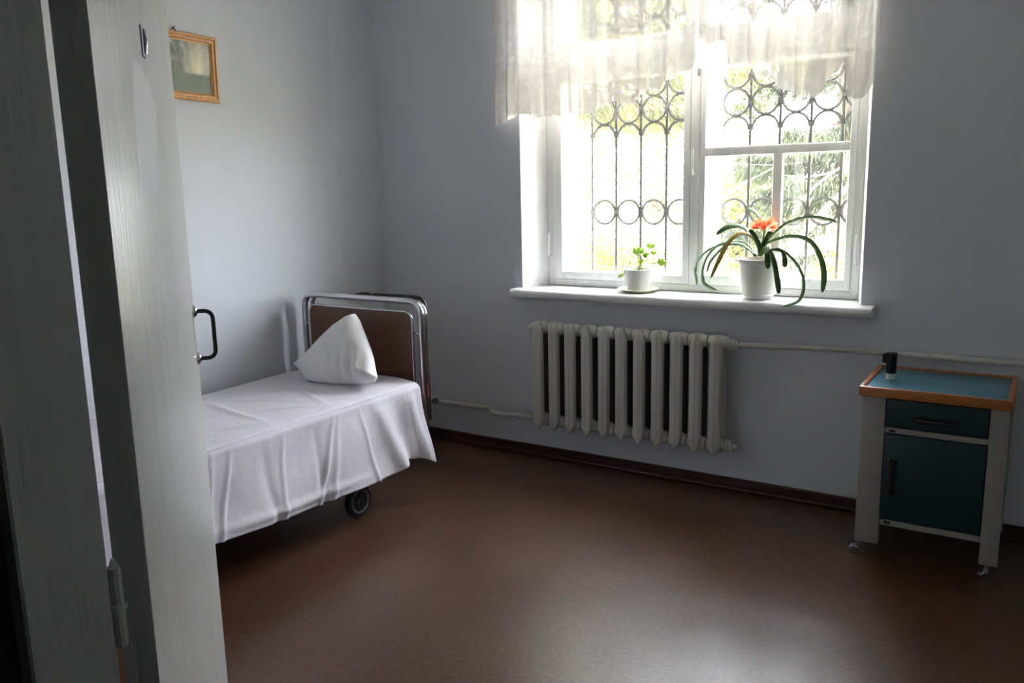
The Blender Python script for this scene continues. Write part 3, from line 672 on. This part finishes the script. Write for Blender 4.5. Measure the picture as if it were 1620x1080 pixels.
for x0, x1, y0, y1 in ((tx0, tx1, ty0, ty0+0.020), (tx0, tx1, ty1-0.020, ty1), (tx0, tx0+0.020, ty0+0.0195, ty1-0.0195), (tx1-0.020, tx1, ty0+0.0195, ty1-0.0195)):
    cp('edge_strip', 'beech', x0, x1, y0, y1, 0.668, CZ+0.003, 0.004, par=top)
def castor(x, y, ang):
    d = Vector((math.cos(ang), math.sin(ang), 0)); s = Vector((-d.y, d.x, 0)); R = 0.019
    c = Vector((x, y, R))+d*0.016
    mb = MB(); mb.tube([c-s*0.011, c-s*0.009, c+s*0.009, c+s*0.011], [R-0.004, R, R, R-0.004], 18)
    o = mb.build('castor', M['chrome'], cab, smooth=False)
    mb = MB(); mb.tube([(x, y, 0.064), (x, y, 0.040)], [0.015, 0.008], 12); mb.tube([Vector((x, y, 0.045)), c+Vector((0, 0, 0.012)), c], [0.009, 0.008, 0.005], 8)
    mb.build('castor_stem', M['steel'], o)
castor(CX0+0.012, CY0+0.02, math.radians(200)); castor(CX1-0.03, CY0+0.018, math.radians(215)); castor(CX0+0.035, CY1-0.015, 1.0); castor(CX1-0.035, CY1-0.015, 2.0)

# small black-capped bottle standing on it
bx, by, bz = 2.957, -0.300, CZ-0.005
bot = thing('small_bottle', 'small bottle with notched black cap standing on the blue cabinet top', 'bottle', (bx, by, bz))
MB().lathe([(0.015, 0), (0.018, 0.002), (0.0185, 0.030), (0.014, 0.032)], (bx, by, bz), 24).build('base', M['pot_grey'], bot, angle=40)
MB().lathe([(0.0190, 0.026), (0.0205, 0.028), (0.0205, 0.100), (0.016, 0.103), (0.014, 0.098)], (bx, by, bz), 24).build('cap', M['black'], bot, angle=40)
for k in range(6):
    a = 2*math.pi*k/6+0.3; c = Vector((bx+0.0155*math.cos(a), by+0.0155*math.sin(a), bz))
    MB().bbox(c.x-0.006, c.x+0.006, c.y-0.006, c.y+0.006, bz+0.098, bz+0.110, 0.002, 1).build('cap_lug', M['black'], bot)
MB().bbox(bx-0.034, bx-0.012, by-0.012, by+0.012, bz+0.066, bz+0.107, 0.006, 2).build('cap_spout', M['black'], bot)

# ------------------------------------------------------------------ picture on the left wall
pic = thing('framed_picture', 'wooden framed landscape print hanging on the left wall above the bed', 'picture', (0.0, -1.36, 1.936))
PY0, PY1, PZ0, PZ1 = -1.58, -1.140, 1.936, 2.236
fw_ = 0.036
prof = [(0.0, 0.004), (0.0, 0.022), (0.006, 0.026), (0.012, 0.026), (0.015, 0.020), (0.026, 0.020), (0.030, 0.014), (fw_, 0.012), (fw_, 0.004)]
def mould(a, b, inx):   # a, b: outer corners (y, z); profile goes inwards, mitred
    a, b = Vector((0, *a)), Vector((0, *b)); d = (b-a).normalized(); inn = Vector((0, *inx))
    mb = MB(); k = len(prof)
    vs = [a+(inn+d)*p+Vector((x, 0, 0)) for p, x in prof]+[b+(inn-d)*p+Vector((x, 0, 0)) for p, x in prof]
    mb.add(vs, [(i, (i+1) % k, k+(i+1) % k, k+i) for i in range(k)]+[tuple(range(k)), tuple(reversed(range(k, 2*k)))])
    mb.build('frame_moulding', M['pine'], pic)
mould((PY0, PZ1), (PY1, PZ1), (0, -1)); mould((PY1, PZ0), (PY0, PZ0), (0, 1)); mould((PY1, PZ1), (PY1, PZ0), (-1, 0)); mould((PY0, PZ0), (PY0, PZ1), (1, 0))
MB().box(0.003, 0.010, PY0+0.02, PY1-0.02, PZ0+0.02, PZ1-0.02).build('print', M['print'], pic)
mb = MB(); mb.tube([(0.004, -1.36+0.012*math.cos(a), PZ1+0.004+0.010*math.sin(a)) for a in [math.pi*k/8 for k in range(9)]], 0.0022, 6); mb.tube([(0, -1.36, PZ1+0.016), (0.015, -1.36, PZ1+0.018)], 0.003, 6)
mb.build('hanger', M['dark_steel'], pic)
pic.rotation_euler = (math.radians(-1.2), 0, 0)

# ------------------------------------------------------------------ net curtains and rod
rod = thing('curtain_rod', 'white curtain rod above the window holding both net curtains', 'curtain rod', (1.87, -0.07, 2.70))
MB().tube([(0.80, -0.07, 2.70), (2.93, -0.07, 2.70)], 0.011, 12).build('rod', M['enamel'], rod, smooth=True)
for x in (0.80, 2.93): MB().lathe([(0.012, -0.012), (0.02, -0.006), (0.02, 0.006), (0.012, 0.012)], (x, -0.07, 2.70), 14, 'x').build('finial', M['enamel'], rod, smooth=True)
for x in (0.95, 1.90, 2.86): MB().tube([(x, 0, 2.72), (x, -0.07, 2.72), (x, -0.07, 2.705)], 0.006, 8).build('bracket', M['enamel'], rod)
def curtain(xa, xb, hem, folds, label, lean=(0, 0), seed=0):
    nu, nv = 220, 90; V = []; UV = []
    hx = [h[0] for h in hem]; hz_ = [h[1] for h in hem]; r = np.random.default_rng(seed)
    ph = r.uniform(0, 6.28, 6)
    for i in range(nu):
        s = i/(nu-1); x = xa+(xb-xa)*s
        zh = np.interp(x, hx, hz_) - 0.010*abs(math.sin(math.pi*x/0.085))
        for j in range(nv):
            t = j/(nv-1); z = 2.70-(2.70-zh)*t
            amp = 0.016+0.022*t
            y = -0.075 + amp*(0.6*math.sin(folds*6.283*s+ph[0])+0.4*math.sin(folds*1.7*6.283*s+ph[1]+0.8*t)) + 0.008*math.sin(5*t+9*s+ph[2])
            for c, wd, A in ((0.13, .03, -.03), (0.31, .02, -.04), (0.62, .03, -.03)): y += A*t*math.exp(-((s-c-0.05*(t-.5))/wd)**2)
            y = min(y, -0.012)
            xx = x + (lean[0]*(1-s)+lean[1]*s)*t + 0.012*t*math.sin(folds*6.283*s+ph[3])
            V.append((xx, y, z)); UV.append((x, z-zh))
    F = [(i*nv+j, (i+1)*nv+j, (i+1)*nv+j+1, i*nv+j+1) for i in range(nu-1) for j in range(nv-1)]
    o = MB().add(V, F).build('lace_curtain', M['lace'], origin=((xa+xb)/2, -0.07, 1.85), smooth=True)
    uv = o.data.uv_layers.new(name='UVMap'); li = np.zeros(len(o.data.loops), dtype=np.int32); o.data.loops.foreach_get('vertex_index', li)
    uv.data.foreach_set('uv', np.array(UV, dtype=np.float32)[li].ravel())
    return tag(o, label, 'curtain', 'white lace curtains at the window')
curtain(0.885, 2.030, [(0.88,1.835),(0.95,1.84),(1.0,1.86),(1.06,1.885),(1.12,1.87),(1.17,1.862),(1.34,1.862),(1.46,1.862),(1.50,1.858),(1.55,1.905),(1.64,1.90),(1.706,1.89),(1.77,1.945),(1.84,1.945),(1.90,1.99),(1.99,2.02),(2.02,2.05),(2.04,2.08)], 9,
        'long sheer lace curtain covering the left half of the window top', (0.02, 0.0), 3)
curtain(2.034, 2.822, [(2.03,2.145),(2.09,2.13),(2.172,2.13),(2.186,2.015),(2.23,2.025),(2.27,2.035),(2.33,1.97),(2.399,1.93),(2.47,1.88),(2.536,1.85),(2.575,1.86),(2.612,1.90),(2.65,1.95),(2.69,1.99),(2.705,1.845),(2.74,1.838),(2.778,1.845),(2.801,1.87),(2.83,1.95)], 7,
        'short uneven lace curtain covering the right half of the window top', (0.0, -0.02), 5)

# ------------------------------------------------------------------ clivia in a white pot on the sill
VD = (CAM-Vector((2.31, 0.05, 1.1))).normalized()
def ribbon(mb, pts, wid, wdir, twist=0.0, n=26, th=0.0012, taper=0.35, vis=None):
    P = spline(pts, n); wdir = Vector(wdir).normalized(); k = 5; vs = []
    for i, q in enumerate(P):
        t = i/(n-1); T = (P[min(i+1, n-1)]-P[max(i-1, 0)]).normalized()
        W = (wdir-T*wdir.dot(T)); W = W.normalized() if W.length > 1e-4 else Vector((0, 1, 0))
        if vis is not None:      # leaf blade turned partly edge-on, the turn changing along its length
            f = vis[0]+(vis[1]-vis[0])*t; I = T.cross(VD).normalized(); W = (I*f+T.cross(I).normalized()*math.sqrt(max(0, 1-f*f))).normalized()
        N = T.cross(W).normalized(); a = twist*t
        W2 = W*math.cos(a)+N*math.sin(a); N2 = T.cross(W2)
        h = wid*0.5*min(1, 0.55+1.8*t)*(1 if t < 0.80 else math.sqrt(max(0.01, 1-((t-0.80)/0.2)**2)))
        for j in range(k):
            s = -1+2*j/(k-1); vs.append(q+W2*h*s+N2*(0.12*h*abs(s)))
    fs = [(i*k+j, i*k+j+1, (i+1)*k+j+1, (i+1)*k+j) for i in range(n-1) for j in range(k-1)]
    return mb.add(vs, fs)
CPX, CPY = 2.312, 0.045
cl = thing('potted_clivia', 'clivia with long strap leaves and orange flower in white pot', 'potted plant', (CPX, CPY, SZ))
MB().lathe([(0.058, 0.0), (0.066, 0.002), (0.070, 0.018), (0.076, 0.022), (0.079, 0.028), (0.077, 0.034), (0.095, 0.160), (0.097, 0.166), (0.103, 0.168), (0.104, 0.188), (0.099, 0.190), (0.095, 0.172), (0.074, 0.04)], (CPX, CPY, SZ), 40).build('pot', M['pot'], cl, angle=35)
MB().lathe([(0.091, 0.150), (0.093, 0.166), (0.05, 0.172), (0.01, 0.174)], (CPX, CPY, SZ), 28).build('soil', M['soil'], cl, smooth=True)
def q6(a, b): return (1080+a/5.685, 310+b/5.685)
def leaf(crop, y1, wid, twist=0.0, mat='clivia', y0=CPY, ymid=None, wd=None, roll=0.0, vis=None):
    n = len(crop); pts = []
    for i, (a, b) in enumerate(crop):
        t = i/(n-1); yy = y0+(y1-y0)*t if ymid is None else (y0+(ymid-y0)*2*t if t < .5 else ymid+(y1-ymid)*(2*t-1))
        q = at(*q6(a, b), yy)
        q.z = max(q.z, SZ+0.004) if q.y > -0.10 else q.z
        pts.append(q)
    d = pts[-1]-pts[0]; hd_ = Vector((d.x, d.y, 0))
    w_ = wd or (Vector((-hd_.y, hd_.x, 0)) if hd_.length > .03 else Vector((1, 0.2, 0)))
    w_ = Vector(w_).normalized()*math.cos(roll)+Vector((0, 0, 1))*math.sin(roll); o = ribbon(MB(), pts, wid, w_, twist, 30, vis=vis).build('leaf', M[mat], cl, smooth=True)
    sm = o.modifiers.new('thickness', 'SOLIDIFY'); sm.thickness = 0.0012; return o
leaf([(715,500),(735,450),(800,370),(900,270),(1020,215),(1150,190),(1280,205),(1390,235)], 0.02, 0.028, vis=(.45, .5))
leaf([(725,500),(760,430),(850,390),(960,365),(1080,375),(1170,430),(1230,530),(1265,650),(1270,760),(1255,870)], -0.02, 0.028, vis=(.3, 1.0))
leaf([(735,500),(800,485),(870,480),(950,530),(1030,620),(1080,730),(1085,840),(1050,930),(990,985),(900,995)], -0.115, 0.024, vis=(.35, .6))
leaf([(700,520),(740,475),(790,520),(830,640),(850,760),(865,880)], -0.085, 0.028, ymid=-0.08, vis=(.6, .95))
leaf([(690,520),(735,478),(755,500),(762,570),(768,655)], -0.085, 0.026, ymid=-0.075, vis=(.8, 1.0))
leaf([(720,520),(800,490),(870,492),(905,530),(915,580),(920,640)], -0.08, 0.026, ymid=-0.05, vis=(.3, 1.0))
leaf([(690,520),(680,450),(640,370),(580,335),(500,335),(430,390),(380,460),(320,580),(250,740)], -0.02, 0.030, 0.0, 'clivia_yellow', vis=(.35, .85))
leaf([(670,540),(580,420),(500,400),(400,410),(300,450),(220,540),(180,640),(175,740),(205,800),(310,850)], -0.04, 0.026, vis=(.3, .7))
leaf([(665,540),(560,450),(460,420),(340,435),(220,490),(130,580),(105,660),(118,740),(125,800)], 0.06, 0.026, vis=(.4, .5))
leaf([(660,545),(600,480),(520,430),(400,435),(300,520),(240,600),(215,690)], 0.0, 0.024, vis=(.45, .6))
leaf([(690,520),(660,400),(600,320),(540,275),(470,265),(380,285),(300,345)], 0.10, 0.032, vis=(.3, .9))
leaf([(715,500),(735,300),(700,200),(650,140),(590,105)], 0.11, 0.028, vis=(.3, .7))
leaf([(700,540),(735,440),(775,360),(800,320)], 0.05, 0.028, 0.2, wd=(1, .3, .4))
leaf([(690,540),(690,450),(650,360),(600,300)], 0.0, 0.020, 0.0, wd=(1, .3, .2))
leaf([(705,540),(720,450),(760,380),(815,335)], 0.02, 0.024, 0.0, wd=(.8, .3, .6))
stk = MB(); stk.tube([at(*q6(705,540), CPY), at(*q6(725,400), CPY), at(*q6(735,300), CPY)], 0.006, 8); stk.build('flower_stalk', M['stem'], cl, smooth=True)
fc = at(*q6(735, 300), CPY)
for k in range(9):
    a = 2*math.pi*k/9+0.3*random.random(); el = 0.15+0.7*random.random(); d = Vector((math.cos(a)*math.cos(el), math.sin(a)*math.cos(el), math.sin(el)))
    tip = fc+d*0.026; fl = None
    MB().tube([fc, tip], 0.002, 6).build('flower_stem', M['stem'], cl)
    s1 = d.cross(Vector((0, 0, 1))).normalized(); s2 = d.cross(s1); mb = MB()
    for j in range(6):
        b = 2*math.pi*j/6; o = s1*math.cos(b)+s2*math.sin(b); sd_ = d.cross(o)
        ribbon(mb, [tip, tip+d*0.016+o*0.004, tip+d*0.030+o*0.012, tip+d*0.036+o*0.022], 0.012, sd_, 0, 8)
    mb.build('flower', M['petal'], cl, smooth=True)

# small pale plant
SPX, SPY = 1.683, 0.06
spn = thing('potted_seedling', 'small pale green plant in white cup pot on cream saucer', 'potted plant', (SPX, SPY, SZ))
MB().lathe([(0.066, 0.0), (0.072, 0.001), (0.104, 0.015), (0.108, 0.018), (0.103, 0.020), (0.070, 0.007), (0.01, 0.006)], (SPX, SPY, SZ), 40).build('saucer', M['saucer'], spn, angle=50)
MB().lathe([(0.052, 0.008), (0.056, 0.010), (0.074, 0.112), (0.076, 0.118), (0.072, 0.119), (0.068, 0.100), (0.05, 0.02)], (SPX, SPY, SZ), 36).build('pot', M['pot_grey'], spn, angle=40)
MB().lathe([(0.068, 0.092), (0.069, 0.104), (0.03, 0.107), (0.005, 0.108)], (SPX, SPY, SZ), 24).build('soil', M['soil'], spn, smooth=True)
def q10(a, b): return (970+a/10.8, 370+b/10.8)
sb0 = Vector((SPX, SPY, SZ+0.10))
def geranium(cxy, y, r, tilt):
    c = at(*q10(*cxy), y); mid = (sb0+c)/2+Vector((0, 0, 0.02))
    MB().tube(spline([sb0, mid, c], 10), 0.0022, 6).build('stem', M['stem'], spn, smooth=True)
    nrm = Vector(tilt).normalized(); a1 = nrm.cross(Vector((0.3, 1, 0.1))).normalized(); a2 = nrm.cross(a1); n = 35; mb = MB(); vs = [c]
    for ring in (0.5, 1.0):
        for k in range(n):
            a = 2*math.pi*k/n; rr = r*ring*(1+(0.10*math.cos(7*a) if ring == 1 else 0.03*math.cos(7*a))*1.0)*(1-0.5*math.exp(-((a-math.pi)/0.25)**2)*ring)
            vs.append(c+a1*rr*math.cos(a)+a2*rr*math.sin(a)+nrm*(0.35*rr*ring+0.004*math.cos(7*a)*ring))
    fs = [(0, 1+k, 1+(k+1) % n) for k in range(n)]+[(1+k, 1+n+k, 1+n+(k+1) % n, 1+(k+1) % n) for k in range(n)]
    o = mb.add(vs, fs).build('leaf', M['pale_leaf'], spn, smooth=True); s = o.modifiers.new('thickness', 'SOLIDIFY'); s.thickness = 0.001
geranium((430, 320), 0.03, 0.030, (0.3, -0.6, 0.8)); geranium((640, 220), 0.08, 0.022, (0.3, -0.5, 0.8)); geranium((820, 500), 0.06, 0.025, (0.6, -0.5, 0.6)); geranium((150, 715), 0.02, 0.021, (-0.4, -0.5, 0.8))
geranium((560, 370), 0.05, 0.016, (0.2, -0.7, 0.6)); geranium((690, 330), 0.10, 0.015, (0.3, -0.5, 0.8)); geranium((480, 470), 0.02, 0.014, (0.1, -0.7, 0.6))

# ------------------------------------------------------------------ outdoors
struct('ground_outside', MB().box(-60, 60, 0.5, 90, -1.05, -0.95), M['ground'])
def leaves_obj(name, mat, parent, centers, dirs, lens, wids):
    """one mesh of many small leaf blades"""
    n = len(centers); o = np.zeros(3); q = parent
    o = np.array(parent.location)
    c = np.asarray(centers)-o; d = np.asarray(dirs); d = d/np.linalg.norm(d, axis=1, keepdims=True)
    r = RNG.normal(size=(n, 3)); s = np.cross(d, r); s /= np.linalg.norm(s, axis=1, keepdims=True)
    L = np.asarray(lens)[:, None]; W = np.asarray(wids)[:, None]/2
    v = np.stack([c, c+d*L*0.5+s*W, c+d*L, c+d*L*0.5-s*W], 1).reshape(-1, 3)
    f = np.arange(4*n).reshape(-1, 4)
    me = bpy.data.meshes.new(name); me.vertices.add(4*n); me.vertices.foreach_set('co', v.ravel().astype(np.float32))
    me.loops.add(4*n); me.loops.foreach_set('vertex_index', f.ravel().astype(np.int32)); me.polygons.add(n); me.polygons.foreach_set('loop_start', (4*np.arange(n)).astype(np.int32)); me.polygons.foreach_set('loop_total', np.full(n, 4, dtype=np.int32))
    me.update(calc_edges=True); me.validate(); me.materials.append(mat)
    ob = bpy.data.objects.new(name, me); COL.objects.link(ob); ob.parent = parent; tag(ob, kind='stuff'); return ob
def spruce(name, label, x, y, H, z_lo, rad, nbr, per, leafmat_, barkmat, lean=(0, 0), tw=(0.06, 0.16), group=None, az_lim=None, bare=()):
    root = thing(name, label, 'tree', (x, y, -0.95), group); g = -0.95
    MB().tube([(x, y, g), (x+lean[0]*0.5, y+lean[1]*0.5, g+H*0.5), (x+lean[0], y+lean[1], g+H)], [0.16, 0.11, 0.03], 10).build('trunk', barkmat, root, smooth=True)
    C = []; Dr = []; Ln = []; Wd = []; mb = MB()
    for b in range(nbr):
        z = z_lo+(g+H-z_lo)*(b/nbr)**1.1; f = (z-g)/H; a = RNG.uniform(0, 6.283) if az_lim is None else RNG.uniform(*az_lim)
        L = rad*(1-0.75*max(0, (z-z_lo)/(g+H-z_lo)))*RNG.uniform(0.75, 1.1); d = np.array([math.cos(a), math.sin(a), 0])
        p0 = np.array([x+lean[0]*f, y+lean[1]*f, z]); P = []
        for k in range(9):
            t = k/8; P.append(p0+d*L*t+np.array([0, 0, -0.30*L*t+0.22*L*t*t]))
        mb.tube(P, [0.022*(1-0.85*k/8) for k in range(9)], 5)
        P = np.array(P)
        k = int(per*L); t = RNG.uniform(0.12, 1, k)*8; i = np.minimum(t.astype(int), 7); u = (t-i)[:, None]
        side = np.array([-d[1], d[0], 0]); c = P[i]*(1-u)+P[i+1]*u + side*RNG.normal(0, 0.16, (k, 1))*(1.1-t[:, None]/10) + np.array([0, 0, -1])*np.abs(RNG.normal(0, 0.10, (k, 1)))
        C.append(c); Dr.append(np.array([0, 0, -1.0])+d*0.45+RNG.normal(0, 0.35, (k, 3))); Ln.append(RNG.uniform(*tw, k)); Wd.append(RNG.uniform(0.008, 0.020, k))
    tag(mb.build('branch', barkmat, root, smooth=True), kind='stuff')
    for q0, q1, r in bare: MB().tube([q0, (Vector(q0)+Vector(q1))/2+Vector((0, 0, 0.04)), q1], [r, r*0.8, r*0.5], 7).build('bare_branch', M['bark_pale'], root, smooth=True)
    leaves_obj('foliage', leafmat_, root, np.concatenate(C), np.concatenate(Dr), np.concatenate(Ln), np.concatenate(Wd)); return root
def bushy(name, label, x, y, H, z_lo, rx, rz, n, leafmat_, cat='tree', group=None, size=(0.05, 0.10)):
    g = -0.95; root = thing(name, label, cat, (x, y, g), group)
    mb = MB(); mb.tube([(x, y, g), (x+0.05, y, g+H*0.4), (x, y, g+H*0.8)], [0.07, 0.05, 0.015], 8)
    for k in range(7):
        a = k*2.4; mb.tube([(x, y, g+H*0.35), (x+rx*0.6*math.cos(a), y+rx*0.6*math.sin(a), z_lo+(g+H-z_lo)*RNG.uniform(.3, .9))], [0.03, 0.008], 6)
    mb.build('trunk', M['bark'], root, smooth=True)
    cl_ = RNG.normal(size=(40, 3)); cl_ /= np.linalg.norm(cl_, axis=1, keepdims=True); cl_ *= RNG.uniform(0.3, 1, (40, 1))
    i = RNG.integers(0, 40, n); c = cl_[i]*np.array([rx, rx, rz])*0.9+RNG.normal(0, 0.13, (n, 3))*np.array([rx, rx, rz])*1.3
    c += np.array([x, y, (z_lo+g+H)/2])
    leaves_obj('foliage', leafmat_, root, c, RNG.normal(size=(n, 3))+np.array([0, 0, -0.4]), RNG.uniform(*size, n), RNG.uniform(size[0]*0.6, size[1]*0.6, n)); return root
G = 'trees outside the window'
pA = at(1300, 330, 6.5)
spruce('spruce_tree', 'dense green spruce behind the right half of the window', pA.x+0.25, 6.5, 8.0, -0.2, 1.7, 95, 800, M['spruce'], M['bark_pale'], group=G,
       bare=[(tuple(at(1225, 425, 4.6)), tuple(at(1350, 285, 4.9)), 0.035), (tuple(at(1255, 335, 5.0)), tuple(at(1320, 270, 5.2)), 0.018), (tuple(at(1130, 325, 5.0)), tuple(at(1225, 265, 5.2)), 0.012)])
spruce('spruce_tree', 'spruce with drooping boughs hanging into the window top', -1.75, 4.3, 9.0, 2.62, 3.2, 120, 520, M['boughs'], M['bark'], tw=(0.08, 0.26), group=G)

for px, py, Y, H, zl, rx, rz, n, mm, lab in ((965, 395, 9.0, 1.9, -0.6, 1.2, 0.8, 6000, 'birch', 'yellow leafed shrub low behind the left window pane'),
        (1165, 330, 9.5, 3.6, -0.4, 1.2, 1.6, 9000, 'shrub', 'yellow green young tree behind the middle of the window'),
        (1325, 400, 3.4, 1.9, -0.4, 0.30, 0.70, 2500, 'birch', 'golden leafed shrub at the lower right of the window')):
    q = at(px, py, Y)
    bushy('leafy_shrub', lab, q.x, Y, H, zl, rx, rz, n, M[mm], 'shrub', 'shrubs outside the window')

for px, Y, H, lab in ((930, 17.0, 6.0, 'far pale yellow tree seen through the left edge of the window'), (1035, 15.0, 5.0, 'far pale yellow tree beside the window mullion')):
    q = at(px, 300, Y)
    bushy('leafy_tree', lab, q.x, Y, H, 0.0, 1.5, 2.6, 1500, M['birch'], 'tree', G, (0.10, 0.20))
